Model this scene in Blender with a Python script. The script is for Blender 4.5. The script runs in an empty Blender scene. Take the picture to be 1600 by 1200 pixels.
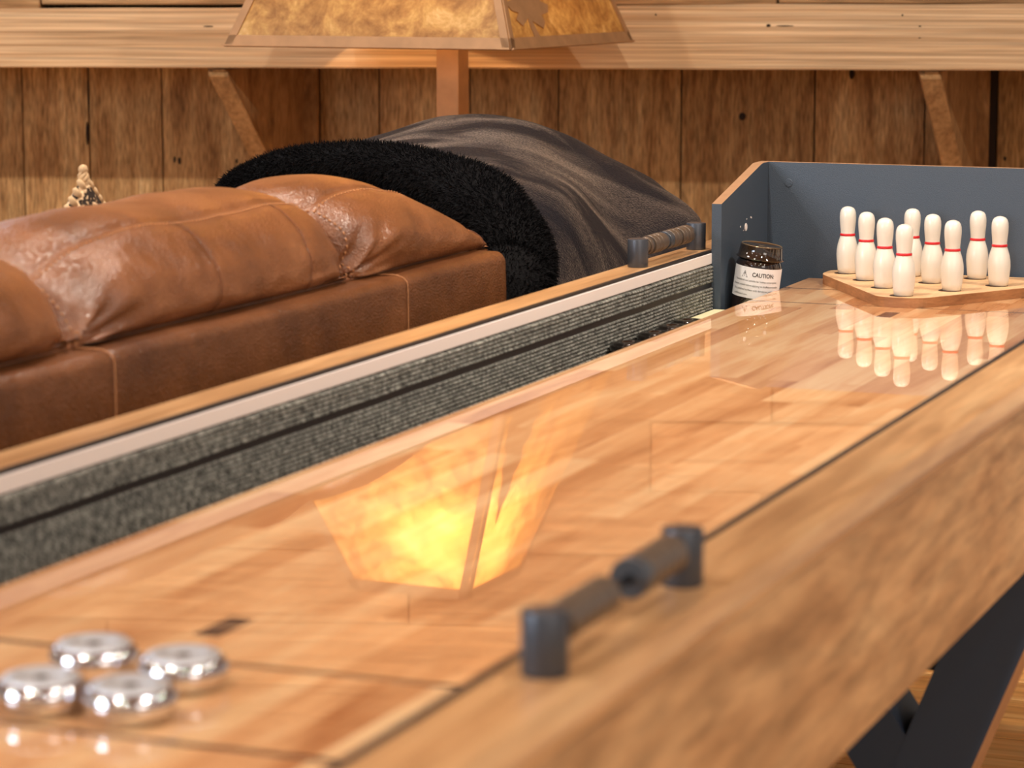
import bpy, bmesh, math, random
from mathutils import Vector, Matrix, noise
C = bpy.context.scene.collection
PI = math.pi
random.seed(7)

# ------------------------------------------------------------------ camera
CAMZ = 1.23
cam = bpy.data.cameras.new('camera'); camo = bpy.data.objects.new('camera', cam); C.objects.link(camo)
r_ = Vector((0.92888912, 0.37035793, 0)); u_ = Vector((-0.05526913, 0.13861968, 0.98880226)); b_ = Vector((0.36621076, -0.91848766, 0.14923168))
camo.matrix_world = Matrix(((r_.x, u_.x, b_.x, 0), (r_.y, u_.y, b_.y, 0), (r_.z, u_.z, b_.z, CAMZ), (0, 0, 0, 1)))
cam.sensor_width = 36; cam.lens = 97.65; cam.clip_end = 60
cam.dof.use_dof = True; cam.dof.focus_distance = 4.35; cam.dof.aperture_fstop = 7.6
bpy.context.scene.camera = camo

# ------------------------------------------------------------------ view, world, lights
vs = bpy.context.scene.view_settings
bpy.context.scene.display_settings.display_device = 'sRGB'
vs.view_transform = 'Standard'; vs.look = 'None'; vs.gamma = 1; vs.use_curve_mapping = False; vs.exposure = 0.0
w = bpy.data.worlds.new('world'); bpy.context.scene.world = w; w.use_nodes = True
w.node_tree.nodes['Background'].inputs[0].default_value = (1.0, 0.92, 0.86, 1)
w.node_tree.nodes['Background'].inputs[1].default_value = 0.40

# room frame: u to the right along the plank wall, v away from the camera
RT = Vector((0.92888912, 0.37035793, 0)); FH = Vector((-0.37035793, 0.92888912, 0))
A5 = math.radians(5)
EX = RT * math.cos(A5) - FH * math.sin(A5); EY = FH * math.cos(A5) + RT * math.sin(A5)
WO = FH * 6.6
def RM(u, v, z): return WO + EX * u + EY * v + Vector((0, 0, z))

def light(kind, name, loc, energy, color, size=0.1, rot=None, **k):
    l = bpy.data.lights.new(name, kind); o = bpy.data.objects.new(name, l); C.objects.link(o)
    l.energy = energy; l.color = color; o.location = loc
    if kind == 'AREA': l.shape = 'RECTANGLE'; l.size = size; l.size_y = k.get('size_y', size)
    elif kind == 'SPOT': l.shadow_soft_size = size; l.spot_size = k.get('cone', 2.0); l.spot_blend = 0.6
    else: l.shadow_soft_size = size
    if rot is not None: o.rotation_euler = rot
    return o
def aim(o, target):
    o.rotation_euler = (Vector(target) - o.location).to_track_quat('-Z', 'Y').to_euler()
WARM = (1.0, 0.90, 0.78)
SPOTS = [(-2.9, -3.1), (-1.35, -3.1), (0.2, -3.1), (1.75, -3.1), (-2.1, -5.2), (-0.4, -5.2), (1.2, -5.2), (-1.2, -7.4), (0.6, -7.4), (2.2, -4.2), (2.6, -5.8), (-3.0, -5.6)]
for i, (u, v) in enumerate(SPOTS):
    o = light('SPOT', 'ceiling_spot_light', RM(u, v, 2.72), 112 if v > -4 else 50, WARM, 0.03, cone=2.3)
    tilt = RM(u, v + (1.2 if v > -4 else 0.3), 0)
    aim(o, tilt)
# unseen area fills added behind the camera: bluish daylight left, warm right
o = light('AREA', 'window_daylight', (-3.6, -1.2, 1.9), 90, (0.78, 0.88, 1.0), 1.4, size_y=1.3); aim(o, (-1.0, 3.0, 0.8)); WL1 = o
o = light('AREA', 'window_daylight', (2.6, -0.6, 2.2), 26, (1.0, 0.9, 0.8), 1.6, size_y=1.2); aim(o, (-0.8, 3.4, 0.7)); WL2 = o

# ------------------------------------------------------------------ colours and materials
def s2l(c): return c / 12.92 if c <= 0.04045 else ((c + 0.055) / 1.055) ** 2.4
def rgb(r, g, b): return (s2l(r / 255), s2l(g / 255), s2l(b / 255), 1)
def newmat(name):
    m = bpy.data.materials.new(name); m.use_nodes = True
    return m, m.node_tree.nodes, m.node_tree.links, m.node_tree.nodes['Principled BSDF']
def plain(name, col, rough=0.5, metal=0.0, coat=0.0, bump=0.0, bscale=200, var=0.0, **k):
    m, N, L, P = newmat(name)
    P.inputs['Base Color'].default_value = col; P.inputs['Roughness'].default_value = rough; P.inputs['Metallic'].default_value = metal
    P.inputs['Coat Weight'].default_value = coat; P.inputs['Coat Roughness'].default_value = k.get('coatr', 0.05)
    tc = N.new('ShaderNodeTexCoord')
    if var:
        n = N.new('ShaderNodeTexNoise'); n.inputs['Scale'].default_value = k.get('vscale', 20); n.inputs['Detail'].default_value = 5
        L.new(tc.outputs['Object'], n.inputs['Vector'])
        mx = N.new('ShaderNodeMix'); mx.data_type = 'RGBA'
        mx.inputs[6].default_value = tuple(c * (1 - var) for c in col[:3]) + (1,); mx.inputs[7].default_value = tuple(min(1, c * (1 + var)) for c in col[:3]) + (1,)
        L.new(n.outputs['Fac'], mx.inputs[0]); L.new(mx.outputs[2], P.inputs['Base Color'])
    if bump:
        n = N.new('ShaderNodeTexNoise'); n.inputs['Scale'].default_value = bscale; n.inputs['Detail'].default_value = 3
        L.new(tc.outputs['Object'], n.inputs['Vector'])
        b = N.new('ShaderNodeBump'); b.inputs['Strength'].default_value = bump; b.inputs['Distance'].default_value = 0.001
        L.new(n.outputs['Fac'], b.inputs['Height']); L.new(b.outputs[0], P.inputs['Normal'])
    return m
def ramp(N, stops):
    r = N.new('ShaderNodeValToRGB'); e = r.color_ramp.elements
    e[0].position, e[0].color = stops[0]; e[1].position, e[1].color = stops[-1]
    for p, c in stops[1:-1]:
        x = e.new(p); x.color = c
    return r
def wood(name, stops, scale=(30, 2, 30), rough=0.5, bump=0.3, coat=0.0, islands=0.0, fine=0.35, fscale=6.0, distort=0.6, rot=(0, 0, 0), spec=0.5, bdist=0.001):
    """grain stretched along the axis with the small scale; islands: per-board tone"""
    m, N, L, P = newmat(name)
    tc = N.new('ShaderNodeTexCoord'); mp = N.new('ShaderNodeMapping'); mp.inputs['Scale'].default_value = scale; mp.inputs['Rotation'].default_value = rot
    L.new(tc.outputs['Object'], mp.inputs['Vector'])
    vec = mp.outputs[0]
    if islands:
        g = N.new('ShaderNodeNewGeometry'); a = N.new('ShaderNodeVectorMath'); a.operation = 'ADD'
        c = N.new('ShaderNodeCombineXYZ'); mm = N.new('ShaderNodeMath'); mm.operation = 'MULTIPLY'; mm.inputs[1].default_value = 80
        L.new(g.outputs['Random Per Island'], mm.inputs[0])
        for k in range(3): L.new(mm.outputs[0], c.inputs[k])
        L.new(vec, a.inputs[0]); L.new(c.outputs[0], a.inputs[1]); vec = a.outputs[0]
    n = N.new('ShaderNodeTexNoise'); n.inputs['Scale'].default_value = 1; n.inputs['Detail'].default_value = 7; n.inputs['Roughness'].default_value = 0.62; n.inputs['Distortion'].default_value = distort
    L.new(vec, n.inputs['Vector'])
    r = ramp(N, stops); L.new(n.outputs['Fac'], r.inputs[0])
    n2 = N.new('ShaderNodeTexNoise'); n2.inputs['Scale'].default_value = fscale; n2.inputs['Detail'].default_value = 5
    L.new(vec, n2.inputs['Vector'])
    mr = N.new('ShaderNodeMapRange'); mr.inputs['From Min'].default_value = 0.3; mr.inputs['From Max'].default_value = 0.7
    mr.inputs['To Min'].default_value = 1 - fine; mr.inputs['To Max'].default_value = 1 + fine * 0.4
    L.new(n2.outputs['Fac'], mr.inputs[0])
    mx = N.new('ShaderNodeVectorMath'); mx.operation = 'SCALE'; L.new(r.outputs[0], mx.inputs[0])
    fac = mr.outputs[0]
    if islands:
        m3 = N.new('ShaderNodeMapRange'); m3.inputs['To Min'].default_value = 1 - islands; m3.inputs['To Max'].default_value = 1 + islands * 0.6
        L.new(g.outputs['Random Per Island'], m3.inputs[0])
        m4 = N.new('ShaderNodeMath'); m4.operation = 'MULTIPLY'; L.new(fac, m4.inputs[0]); L.new(m3.outputs[0], m4.inputs[1]); fac = m4.outputs[0]
    L.new(fac, mx.inputs['Scale']); L.new(mx.outputs[0], P.inputs['Base Color'])
    P.inputs['Roughness'].default_value = rough; P.inputs['Coat Weight'].default_value = coat; P.inputs['Coat Roughness'].default_value = 0.03
    P.inputs['Specular IOR Level'].default_value = spec
    if bump:
        b = N.new('ShaderNodeBump'); b.inputs['Strength'].default_value = bump; b.inputs['Distance'].default_value = bdist
        L.new(n2.outputs['Fac'], b.inputs['Height']); L.new(b.outputs[0], P.inputs['Normal'])
    return m

M = {}
M['plank'] = wood('weathered_planks', [(0.25, rgb(120, 84, 50)), (0.42, rgb(160, 122, 80)), (0.58, rgb(182, 146, 100)), (0.78, rgb(206, 176, 130))], (30, 30, 4.2), 0.85, 0.6, islands=0.22, fine=0.5, fscale=7, distort=0.4, spec=0.2)
M['beam'] = wood('grey_barn_beam', [(0.25, rgb(150, 116, 82)), (0.42, rgb(190, 156, 118)), (0.62, rgb(204, 174, 138)), (0.85, rgb(218, 194, 162))], (1.0, 30, 105), 0.8, 0.5, fine=0.42, fscale=3.0, distort=0.2, spec=0.25)
M['board_up'] = wood('upper_barn_boards', [(0.3, rgb(120, 84, 52)), (0.5, rgb(176, 136, 94)), (0.75, rgb(206, 170, 126))], (2, 30, 30), 0.8, 0.5, islands=0.3, fine=0.4, fscale=4, spec=0.25)
M['brace'] = wood('brace_wood', [(0.3, rgb(128, 94, 60)), (0.55, rgb(164, 126, 84)), (0.78, rgb(190, 154, 110))], (18, 18, 6), 0.8, 0.4, fine=0.3, spec=0.2)
M['rail'] = wood('oak_laminate', [(0.3, rgb(152, 110, 72)), (0.5, rgb(186, 142, 98)), (0.7, rgb(208, 168, 122))], (38, 2.6, 38), 0.33, 0.15, fine=0.22, fscale=3, distort=0.7, spec=0.5)
M['apron'] = wood('oak_laminate_apron', [(0.28, rgb(134, 97, 64)), (0.45, rgb(176, 136, 96)), (0.7, rgb(206, 168, 124))], (9, 2.4, 15), 0.5, 0.2, fine=0.34, fscale=5, distort=1.0, spec=0.35)
M['floor'] = wood('honey_floor_planks', [(0.3, rgb(190, 126, 66)), (0.5, rgb(232, 174, 104)), (0.75, rgb(248, 210, 148))], (1.2, 14, 10), 0.35, 0.1, islands=0.2, fine=0.25, fscale=3, distort=1.2)
M['rack'] = wood('beech_rack', [(0.3, rgb(206, 160, 112)), (0.6, rgb(224, 182, 136)), (0.8, rgb(234, 196, 152))], (30, 3, 30), 0.45, 0.1, fine=0.1)
M['rack_edge'] = wood('rack_edge_wood', [(0.3, rgb(140, 92, 56)), (0.6, rgb(170, 118, 76)), (0.8, rgb(190, 138, 94))], (12, 12, 60), 0.5, 0.1, fine=0.2)
M['mdf'] = plain('bare_board_edge', rgb(164, 124, 90), 0.7, var=0.15, vscale=60)
M['copper'] = plain('copper_bronze_metal', rgb(160, 120, 82), 0.55, 0.1, bump=0.3, bscale=60, var=0.3, vscale=30)
M['slate'] = plain('slate_laminate', rgb(66, 77, 90), 0.42, bump=0.5, bscale=700, var=0.12, vscale=350)
M['leg_black'] = plain('black_leg_laminate', rgb(50, 68, 92), 0.5, bump=0.3, bscale=500)
M['black'] = plain('black_gasket', rgb(28, 26, 28), 0.5)
M['pale'] = plain('pale_trim_strip', rgb(242, 234, 230), 0.45)
M['slat'] = plain('pale_slat', rgb(222, 216, 176), 0.6)
M['gutter'] = plain('gutter_black', rgb(30, 29, 30), 0.8)
M['postmetal'] = plain('anthracite_metal', rgb(82, 86, 94), 0.36, 0.6, bump=0.15, bscale=900)
M['bead'] = plain('smoked_wood_bead', rgb(94, 80, 68), 0.38, 0.2, var=0.25, vscale=160)
M['bead_dark'] = plain('dark_bead', rgb(74, 78, 84), 0.35, 0.3)
M['rod'] = plain('rod_steel', rgb(50, 50, 54), 0.3, 0.9)
M['chrome'] = plain('chrome', rgb(226, 228, 234), 0.06, 1.0)
M['cap'] = plain('brushed_silver_cap', rgb(196, 200, 206), 0.45, 0.55, bump=0.2, bscale=500)
M['capdark'] = plain('puck_centre', rgb(84, 68, 60), 0.5, 0.3)
M['puckblack'] = plain('black_puck_shell', rgb(26, 22, 20), 0.15, 0.2, coat=0.8)
M['pin'] = plain('ivory_pin', rgb(226, 220, 208), 0.28, coat=0.3, var=0.02, vscale=30)
M['red'] = plain('red_band', rgb(208, 36, 44), 0.4)
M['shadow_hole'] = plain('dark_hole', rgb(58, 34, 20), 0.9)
M['label'] = plain('label_paper', rgb(226, 226, 230), 0.55)
M['ink'] = plain('label_ink', rgb(34, 34, 38), 0.6)
M['knot'] = plain('dark_knot', rgb(34, 20, 12), 0.9)
M['thread'] = plain('tan_thread', rgb(196, 138, 92), 0.7)
M['darkthread'] = plain('brown_thread', rgb(112, 66, 38), 0.7)
M['ceiling'] = wood('ceiling_boards', [(0.3, rgb(120, 84, 54)), (0.7, rgb(170, 126, 86))], (2, 20, 20), 0.8, 0.0, fine=0.2)
M['plaster'] = plain('warm_wall', rgb(190, 160, 128), 0.9)
M['white_metal'] = plain('white_lamp_ring', rgb(235, 232, 225), 0.4)
def emit(name, col, st):
    m, N, L, P = newmat(name); P.inputs['Base Color'].default_value = (0.8, 0.8, 0.8, 1)
    P.inputs['Emission Color'].default_value = col; P.inputs['Emission Strength'].default_value = st
    return m
M['bulb'] = emit('glowing_bulb', (1, 0.72, 0.38, 1), 40)
M['led'] = emit('glowing_downlight', (1, 0.86, 0.68, 1), 190)

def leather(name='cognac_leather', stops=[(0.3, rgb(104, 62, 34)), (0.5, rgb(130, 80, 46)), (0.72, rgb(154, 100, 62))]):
    m, N, L, P = newmat(name)
    tc = N.new('ShaderNodeTexCoord')
    n = N.new('ShaderNodeTexNoise'); n.inputs['Scale'].default_value = 9; n.inputs['Detail'].default_value = 6; n.inputs['Roughness'].default_value = 0.6
    L.new(tc.outputs['Object'], n.inputs['Vector'])
    r = ramp(N, stops); L.new(n.outputs['Fac'], r.inputs[0])
    L.new(r.outputs[0], P.inputs['Base Color'])
    P.inputs['Roughness'].default_value = 0.31; P.inputs['Specular IOR Level'].default_value = 0.75
    v = N.new('ShaderNodeTexVoronoi'); v.inputs['Scale'].default_value = 380; L.new(tc.outputs['Object'], v.inputs['Vector'])
    n2 = N.new('ShaderNodeTexNoise'); n2.inputs['Scale'].default_value = 60; n2.inputs['Detail'].default_value = 4; L.new(tc.outputs['Object'], n2.inputs['Vector'])
    a = N.new('ShaderNodeMath'); a.operation = 'MULTIPLY_ADD'; a.inputs[1].default_value = 2.2; L.new(n2.outputs['Fac'], a.inputs[0]); L.new(v.outputs['Distance'], a.inputs[2])
    b = N.new('ShaderNodeBump'); b.inputs['Strength'].default_value = 0.6; b.inputs['Distance'].default_value = 0.0014
    L.new(a.outputs[0], b.inputs['Height']); L.new(b.outputs[0], P.inputs['Normal'])
    return m
M['leather'] = leather()
M['frame_leather'] = leather('saddle_brown_frame_leather', [(0.3, rgb(80, 44, 22)), (0.5, rgb(102, 60, 31)), (0.72, rgb(124, 76, 43))])  # cushion leather with a darker ramp for the frame

def fur(name, col, sheen, sr=0.4, tint=(0.75, 0.66, 0.6, 1), nap=False):
    m, N, L, P = newmat(name)
    P.inputs['Base Color'].default_value = col; P.inputs['Roughness'].default_value = 0.8; P.inputs['Specular IOR Level'].default_value = 0.15
    P.inputs['Sheen Weight'].default_value = sheen; P.inputs['Sheen Roughness'].default_value = sr; P.inputs['Sheen Tint'].default_value = tint
    tc = N.new('ShaderNodeTexCoord'); n = N.new('ShaderNodeTexNoise'); n.inputs['Scale'].default_value = 330; n.inputs['Detail'].default_value = 3
    L.new(tc.outputs['Object'], n.inputs['Vector'])
    b = N.new('ShaderNodeBump'); b.inputs['Strength'].default_value = 0.8; b.inputs['Distance'].default_value = 0.002
    L.new(n.outputs['Fac'], b.inputs['Height']); L.new(b.outputs[0], P.inputs['Normal'])
    if nap:
        # brushed nap: patches where the pile lies the other way and catches no light
        mp = N.new('ShaderNodeMapping'); mp.inputs['Rotation'].default_value = (0.2, 0.5, 0.35); mp.inputs['Scale'].default_value = (3.2, 9, 3.2); L.new(tc.outputs['Object'], mp.inputs['Vector'])
        q = N.new('ShaderNodeTexNoise'); q.inputs['Scale'].default_value = 1; q.inputs['Detail'].default_value = 4; q.inputs['Distortion'].default_value = 0.8; L.new(mp.outputs[0], q.inputs['Vector'])
        mr = N.new('ShaderNodeMapRange'); mr.inputs['From Min'].default_value = 0.40; mr.inputs['From Max'].default_value = 0.56; mr.inputs['To Min'].default_value = 0.08; mr.inputs['To Max'].default_value = sheen
        L.new(q.outputs['Fac'], mr.inputs[0])
        mm = N.new('ShaderNodeMapRange'); mm.inputs['From Min'].default_value = 0.3; mm.inputs['From Max'].default_value = 0.7; mm.inputs['To Min'].default_value = 0.2; mm.inputs['To Max'].default_value = 1.7; L.new(n.outputs['Fac'], mm.inputs[0])
        m2 = N.new('ShaderNodeMath'); m2.operation = 'MULTIPLY'; L.new(mr.outputs[0], m2.inputs[0]); L.new(mm.outputs[0], m2.inputs[1]); m2.use_clamp = True
        L.new(m2.outputs[0], P.inputs['Sheen Weight'])
    return m
M['fur'] = fur('black_plush_fur', rgb(22, 20, 26), 0.62, 0.42, (0.78, 0.60, 0.46, 1), True)
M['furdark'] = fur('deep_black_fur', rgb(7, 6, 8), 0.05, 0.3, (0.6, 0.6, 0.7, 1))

def playfield_mat():
    m, N, L, P = newmat('butcher_block_playfield')
    tc = N.new('ShaderNodeTexCoord'); mp = N.new('ShaderNodeMapping'); mp.inputs['Rotation'].default_value = (0, 0, PI / 2)
    L.new(tc.outputs['Object'], mp.inputs['Vector'])
    br = N.new('ShaderNodeTexBrick'); br.inputs['Scale'].default_value = 1; br.inputs['Mortar Size'].default_value = 0.0; br.offset = 0.37
    br.inputs['Brick Width'].default_value = 0.42; br.inputs['Row Height'].default_value = 0.038; br.inputs['Bias'].default_value = 0
    br.inputs['Color1'].default_value = (0, 0, 0, 1); br.inputs['Color2'].default_value = (1, 1, 1, 1)
    L.new(mp.outputs[0], br.inputs['Vector'])
    # grain with a per-strip shift
    sx = N.new('ShaderNodeSeparateColor'); L.new(br.outputs['Color'], sx.inputs[0])
    m1 = N.new('ShaderNodeMath'); m1.operation = 'MULTIPLY'; m1.inputs[1].default_value = 37; L.new(sx.outputs[0], m1.inputs[0])
    cb = N.new('ShaderNodeCombineXYZ')
    for k in range(3): L.new(m1.outputs[0], cb.inputs[k])
    mp2 = N.new('ShaderNodeMapping'); mp2.inputs['Scale'].default_value = (22, 2.4, 10); L.new(tc.outputs['Object'], mp2.inputs['Vector'])
    ad = N.new('ShaderNodeVectorMath'); ad.operation = 'ADD'; L.new(mp2.outputs[0], ad.inputs[0]); L.new(cb.outputs[0], ad.inputs[1])
    n = N.new('ShaderNodeTexNoise'); n.inputs['Scale'].default_value = 1; n.inputs['Detail'].default_value = 6; n.inputs['Distortion'].default_value = 1.4; L.new(ad.outputs[0], n.inputs['Vector'])
    mix = N.new('ShaderNodeMath'); mix.operation = 'MULTIPLY_ADD'; mix.inputs[1].default_value = 0.30; L.new(sx.outputs[0], mix.inputs[0])
    mp3 = N.new('ShaderNodeMapping'); mp3.inputs['Scale'].default_value = (260, 9, 100); L.new(tc.outputs['Object'], mp3.inputs['Vector'])
    nf = N.new('ShaderNodeTexNoise'); nf.inputs['Scale'].default_value = 1; nf.inputs['Detail'].default_value = 5; nf.inputs['Distortion'].default_value = 0.5; L.new(mp3.outputs[0], nf.inputs['Vector'])
    m6 = N.new('ShaderNodeMath'); m6.operation = 'MULTIPLY_ADD'; m6.inputs[1].default_value = 0.22; m6.inputs[2].default_value = -0.11; L.new(nf.outputs['Fac'], m6.inputs[0])
    m5 = N.new('ShaderNodeMath'); m5.operation = 'MULTIPLY_ADD'; m5.inputs[1].default_value = 0.75; L.new(n.outputs['Fac'], m5.inputs[0]); L.new(m6.outputs[0], m5.inputs[2]); L.new(m5.outputs[0], mix.inputs[2])
    r = ramp(N, [(0.22, rgb(164, 104, 62)), (0.38, rgb(192, 136, 90)), (0.54, rgb(210, 158, 110)), (0.78, rgb(226, 188, 142))]); L.new(mix.outputs[0], r.inputs[0])
    # dark score lines and centre marks, in object space
    sep = N.new('ShaderNodeSeparateXYZ'); L.new(tc.outputs['Object'], sep.inputs[0])
    def band(out, c, h):
        a = N.new('ShaderNodeMath'); a.operation = 'SUBTRACT'; a.inputs[1].default_value = c; L.new(out, a.inputs[0])
        b = N.new('ShaderNodeMath'); b.operation = 'ABSOLUTE'; L.new(a.outputs[0], b.inputs[0])
        d = N.new('ShaderNodeMath'); d.operation = 'LESS_THAN'; d.inputs[1].default_value = h; L.new(b.outputs[0], d.inputs[0])
        return d.outputs[0]
    def op(o, a, b):
        d = N.new('ShaderNodeMath'); d.operation = o; L.new(a, d.inputs[0]); L.new(b, d.inputs[1]); return d.outputs[0]
    Y = sep.outputs[1]; X = sep.outputs[0]
    f = None
    for c in (1.483, 1.673, 3.834, 4.008):
        q = band(Y, c, 0.0044 if c < 2 else 0.0026); f = q if f is None else op('MAXIMUM', f, q)
    for c in (1.768, 3.745):
        q = op('MULTIPLY', band(Y, c, 0.03), band(X, -0.932, 0.0105)); f = op('MAXIMUM', f, q)
    mx = N.new('ShaderNodeMix'); mx.data_type = 'RGBA'; mx.inputs[7].default_value = rgb(62, 46, 44)
    L.new(f, mx.inputs[0]); L.new(r.outputs[0], mx.inputs[6]); L.new(mx.outputs[2], P.inputs['Base Color'])
    P.inputs['Roughness'].default_value = 0.5; P.inputs['Coat Weight'].default_value = 1; P.inputs['Coat Roughness'].default_value = 0.012; P.inputs['Coat IOR'].default_value = 1.5
    P.inputs['Specular IOR Level'].default_value = 0.1
    return m
M['playfield'] = playfield_mat()

def carpet_mat():
    m, N, L, P = newmat('grey_ribbed_carpet')
    tc = N.new('ShaderNodeTexCoord'); mp = N.new('ShaderNodeMapping'); mp.inputs['Scale'].default_value = (200, 240, 110); L.new(tc.outputs['Object'], mp.inputs['Vector'])
    n = N.new('ShaderNodeTexNoise'); n.inputs['Scale'].default_value = 1; n.inputs['Detail'].default_value = 4; L.new(mp.outputs[0], n.inputs['Vector'])
    r = ramp(N, [(0.34, rgb(56, 56, 54)), (0.5, rgb(124, 125, 120)), (0.68, rgb(182, 183, 174))]); L.new(n.outputs['Fac'], r.inputs[0])
    L.new(r.outputs[0], P.inputs['Base Color']); P.inputs['Roughness'].default_value = 0.95; P.inputs['Specular IOR Level'].default_value = 0.05
    b = N.new('ShaderNodeBump'); b.inputs['Strength'].default_value = 1; b.inputs['Distance'].default_value = 0.003; L.new(n.outputs['Fac'], b.inputs['Height']); L.new(b.outputs[0], P.inputs['Normal'])
    return m
M['carpet'] = carpet_mat()

def mica_mat():
    m, N, L, P = newmat('amber_mica')
    tc = N.new('ShaderNodeTexCoord')
    n = N.new('ShaderNodeTexNoise'); n.inputs['Scale'].default_value = 16; n.inputs['Detail'].default_value = 12; n.inputs['Roughness'].default_value = 0.72; n.inputs['Distortion'].default_value = 0.35
    L.new(tc.outputs['Object'], n.inputs['Vector'])
    r = ramp(N, [(0.34, rgb(132, 92, 50)), (0.48, rgb(178, 138, 80)), (0.58, rgb(206, 170, 104)), (0.72, rgb(236, 212, 156))]); L.new(n.outputs['Fac'], r.inputs[0])
    t = N.new('ShaderNodeBsdfTranslucent'); L.new(r.outputs[0], t.inputs[0])
    L.new(r.outputs[0], P.inputs['Base Color']); P.inputs['Roughness'].default_value = 0.3
    rf = N.new('ShaderNodeBsdfRefraction'); rf.inputs['Roughness'].default_value = 1.0; rf.inputs['IOR'].default_value = 1.45; L.new(r.outputs[0], rf.inputs[0])
    m0 = N.new('ShaderNodeMixShader'); m0.inputs[0].default_value = 0.3; L.new(t.outputs[0], m0.inputs[1]); L.new(rf.outputs[0], m0.inputs[2])
    mx = N.new('ShaderNodeMixShader'); mx.inputs[0].default_value = 0.5
    L.new(P.outputs[0], mx.inputs[1]); L.new(m0.outputs[0], mx.inputs[2]); L.new(mx.outputs[0], N['Material Output'].inputs['Surface'])
    return m
M['mica'] = mica_mat()

def weave_mat():
    m, N, L, P = newmat('woven_black_cream')
    tc = N.new('ShaderNodeTexCoord'); ck = N.new('ShaderNodeTexWave'); ck.inputs['Scale'].default_value = 22; ck.inputs['Distortion'].default_value = 6; ck.inputs['Detail'].default_value = 3; ck.inputs['Detail Scale'].default_value = 6
    L.new(tc.outputs['Object'], ck.inputs['Vector'])
    r = ramp(N, [(0.35, rgb(44, 30, 20)), (0.55, rgb(110, 84, 52)), (0.68, rgb(222, 190, 150))]); L.new(ck.outputs['Fac'], r.inputs[0]); L.new(r.outputs[0], P.inputs['Base Color'])
    P.inputs['Roughness'].default_value = 0.9
    b = N.new('ShaderNodeBump'); b.inputs['Strength'].default_value = 1; b.inputs['Distance'].default_value = 0.004; L.new(ck.outputs['Fac'], b.inputs['Height']); L.new(b.outputs[0], P.inputs['Normal'])
    return m
M['weave'] = weave_mat()
M['cream'] = plain('cream_yarn', rgb(196, 164, 124), 0.9)
def glass_mat(name, col, rough=0.05, trans=1.0):
    m, N, L, P = newmat(name); P.inputs['Base Color'].default_value = col; P.inputs['Roughness'].default_value = rough
    P.inputs['Transmission Weight'].default_value = trans; P.inputs['IOR'].default_value = 1.45
    return m
M['jar'] = plain('dark_amber_jar', rgb(30, 17, 12), 0.08, coat=1.0)
M['lid'] = plain('smoked_clear_lid', rgb(40, 30, 22), 0.05, coat=1.0)
M['lidtop'] = plain('lid_top_glint', rgb(150, 126, 96), 0.18, 0.6, bump=0.6, bscale=300)
M['window'] = emit('daylight_pane', (0.72, 0.84, 1, 1), 7)

# ------------------------------------------------------------------ geometry helpers
def obj(name, bm, mat, parent=None, smooth=False, ang=None):
    if isinstance(bm, bmesh.types.BMesh):
        me = bpy.data.meshes.new(name); bm.to_mesh(me); bm.free()
    else: me = bm
    for mm in (mat if isinstance(mat, (list, tuple)) else [mat]): me.materials.append(mm)
    if smooth:
        for p in me.polygons: p.use_smooth = True
        if ang: me.set_sharp_from_angle(angle=math.radians(ang))
    o = bpy.data.objects.new(name, me); C.objects.link(o)
    if parent: 
        o.parent = parent
        o.matrix_parent_inverse = parent_inv(parent)
    return o
def parent_inv(p):
    m = Matrix.LocRotScale(p.location, p.rotation_euler, p.scale)
    q = p.parent
    if q: m = parent_inv(q).inverted() @ m if False else m
    return (world_of(p)).inverted()
def world_of(p):
    m = Matrix.LocRotScale(p.location, p.rotation_euler, p.scale)
    if p.parent: return world_of(p.parent) @ p.matrix_parent_inverse @ m
    return m
def thing(name, label, cat, loc=(0, 0, 0), group=None, rot=(0, 0, 0)):
    o = bpy.data.objects.new(name, None); C.objects.link(o); o.empty_display_size = 0.1
    o.location = loc; o.rotation_euler = rot; o['label'] = label; o['category'] = cat
    if group: o['group'] = group
    return o
def tag(o, label, cat, group=None):
    o['label'] = label; o['category'] = cat
    if group: o['group'] = group
    return o
def box(bm, x0, x1, y0, y1, z0, z1, bev=0.0, seg=2):
    t = bmesh.new(); bmesh.ops.create_cube(t, size=1)
    for v in t.verts: v.co = Vector(((x0 + x1) / 2 + v.co.x * (x1 - x0), (y0 + y1) / 2 + v.co.y * (y1 - y0), (z0 + z1) / 2 + v.co.z * (z1 - z0)))
    if bev: bmesh.ops.bevel(t, geom=t.edges[:], offset=bev, segments=seg, profile=0.5, affect='EDGES')
    me = bpy.data.meshes.new('t'); t.to_mesh(me); t.free(); bm.from_mesh(me); bpy.data.meshes.remove(me); return bm
def B(*a, **k): return box(bmesh.new(), *a, **k)
def addmesh(bm, t):
    me = bpy.data.meshes.new('t'); t.to_mesh(me); t.free(); bm.from_mesh(me); bpy.data.meshes.remove(me)
def prism(pts, d, bev=0.0, seg=2):
    """closed polygon (3D pts) extruded by vector d"""
    bm = bmesh.new(); a = [bm.verts.new(p) for p in pts]; b = [bm.verts.new(Vector(p) + Vector(d)) for p in pts]
    bm.faces.new(a); bm.faces.new(b[::-1]); n = len(pts)
    for i in range(n): bm.faces.new((a[i], b[i], b[(i + 1) % n], a[(i + 1) % n]))
    bmesh.ops.recalc_face_normals(bm, faces=bm.faces[:])
    if bev: bmesh.ops.bevel(bm, geom=bm.edges[:], offset=bev, segments=seg, affect='EDGES')
    return bm
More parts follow.
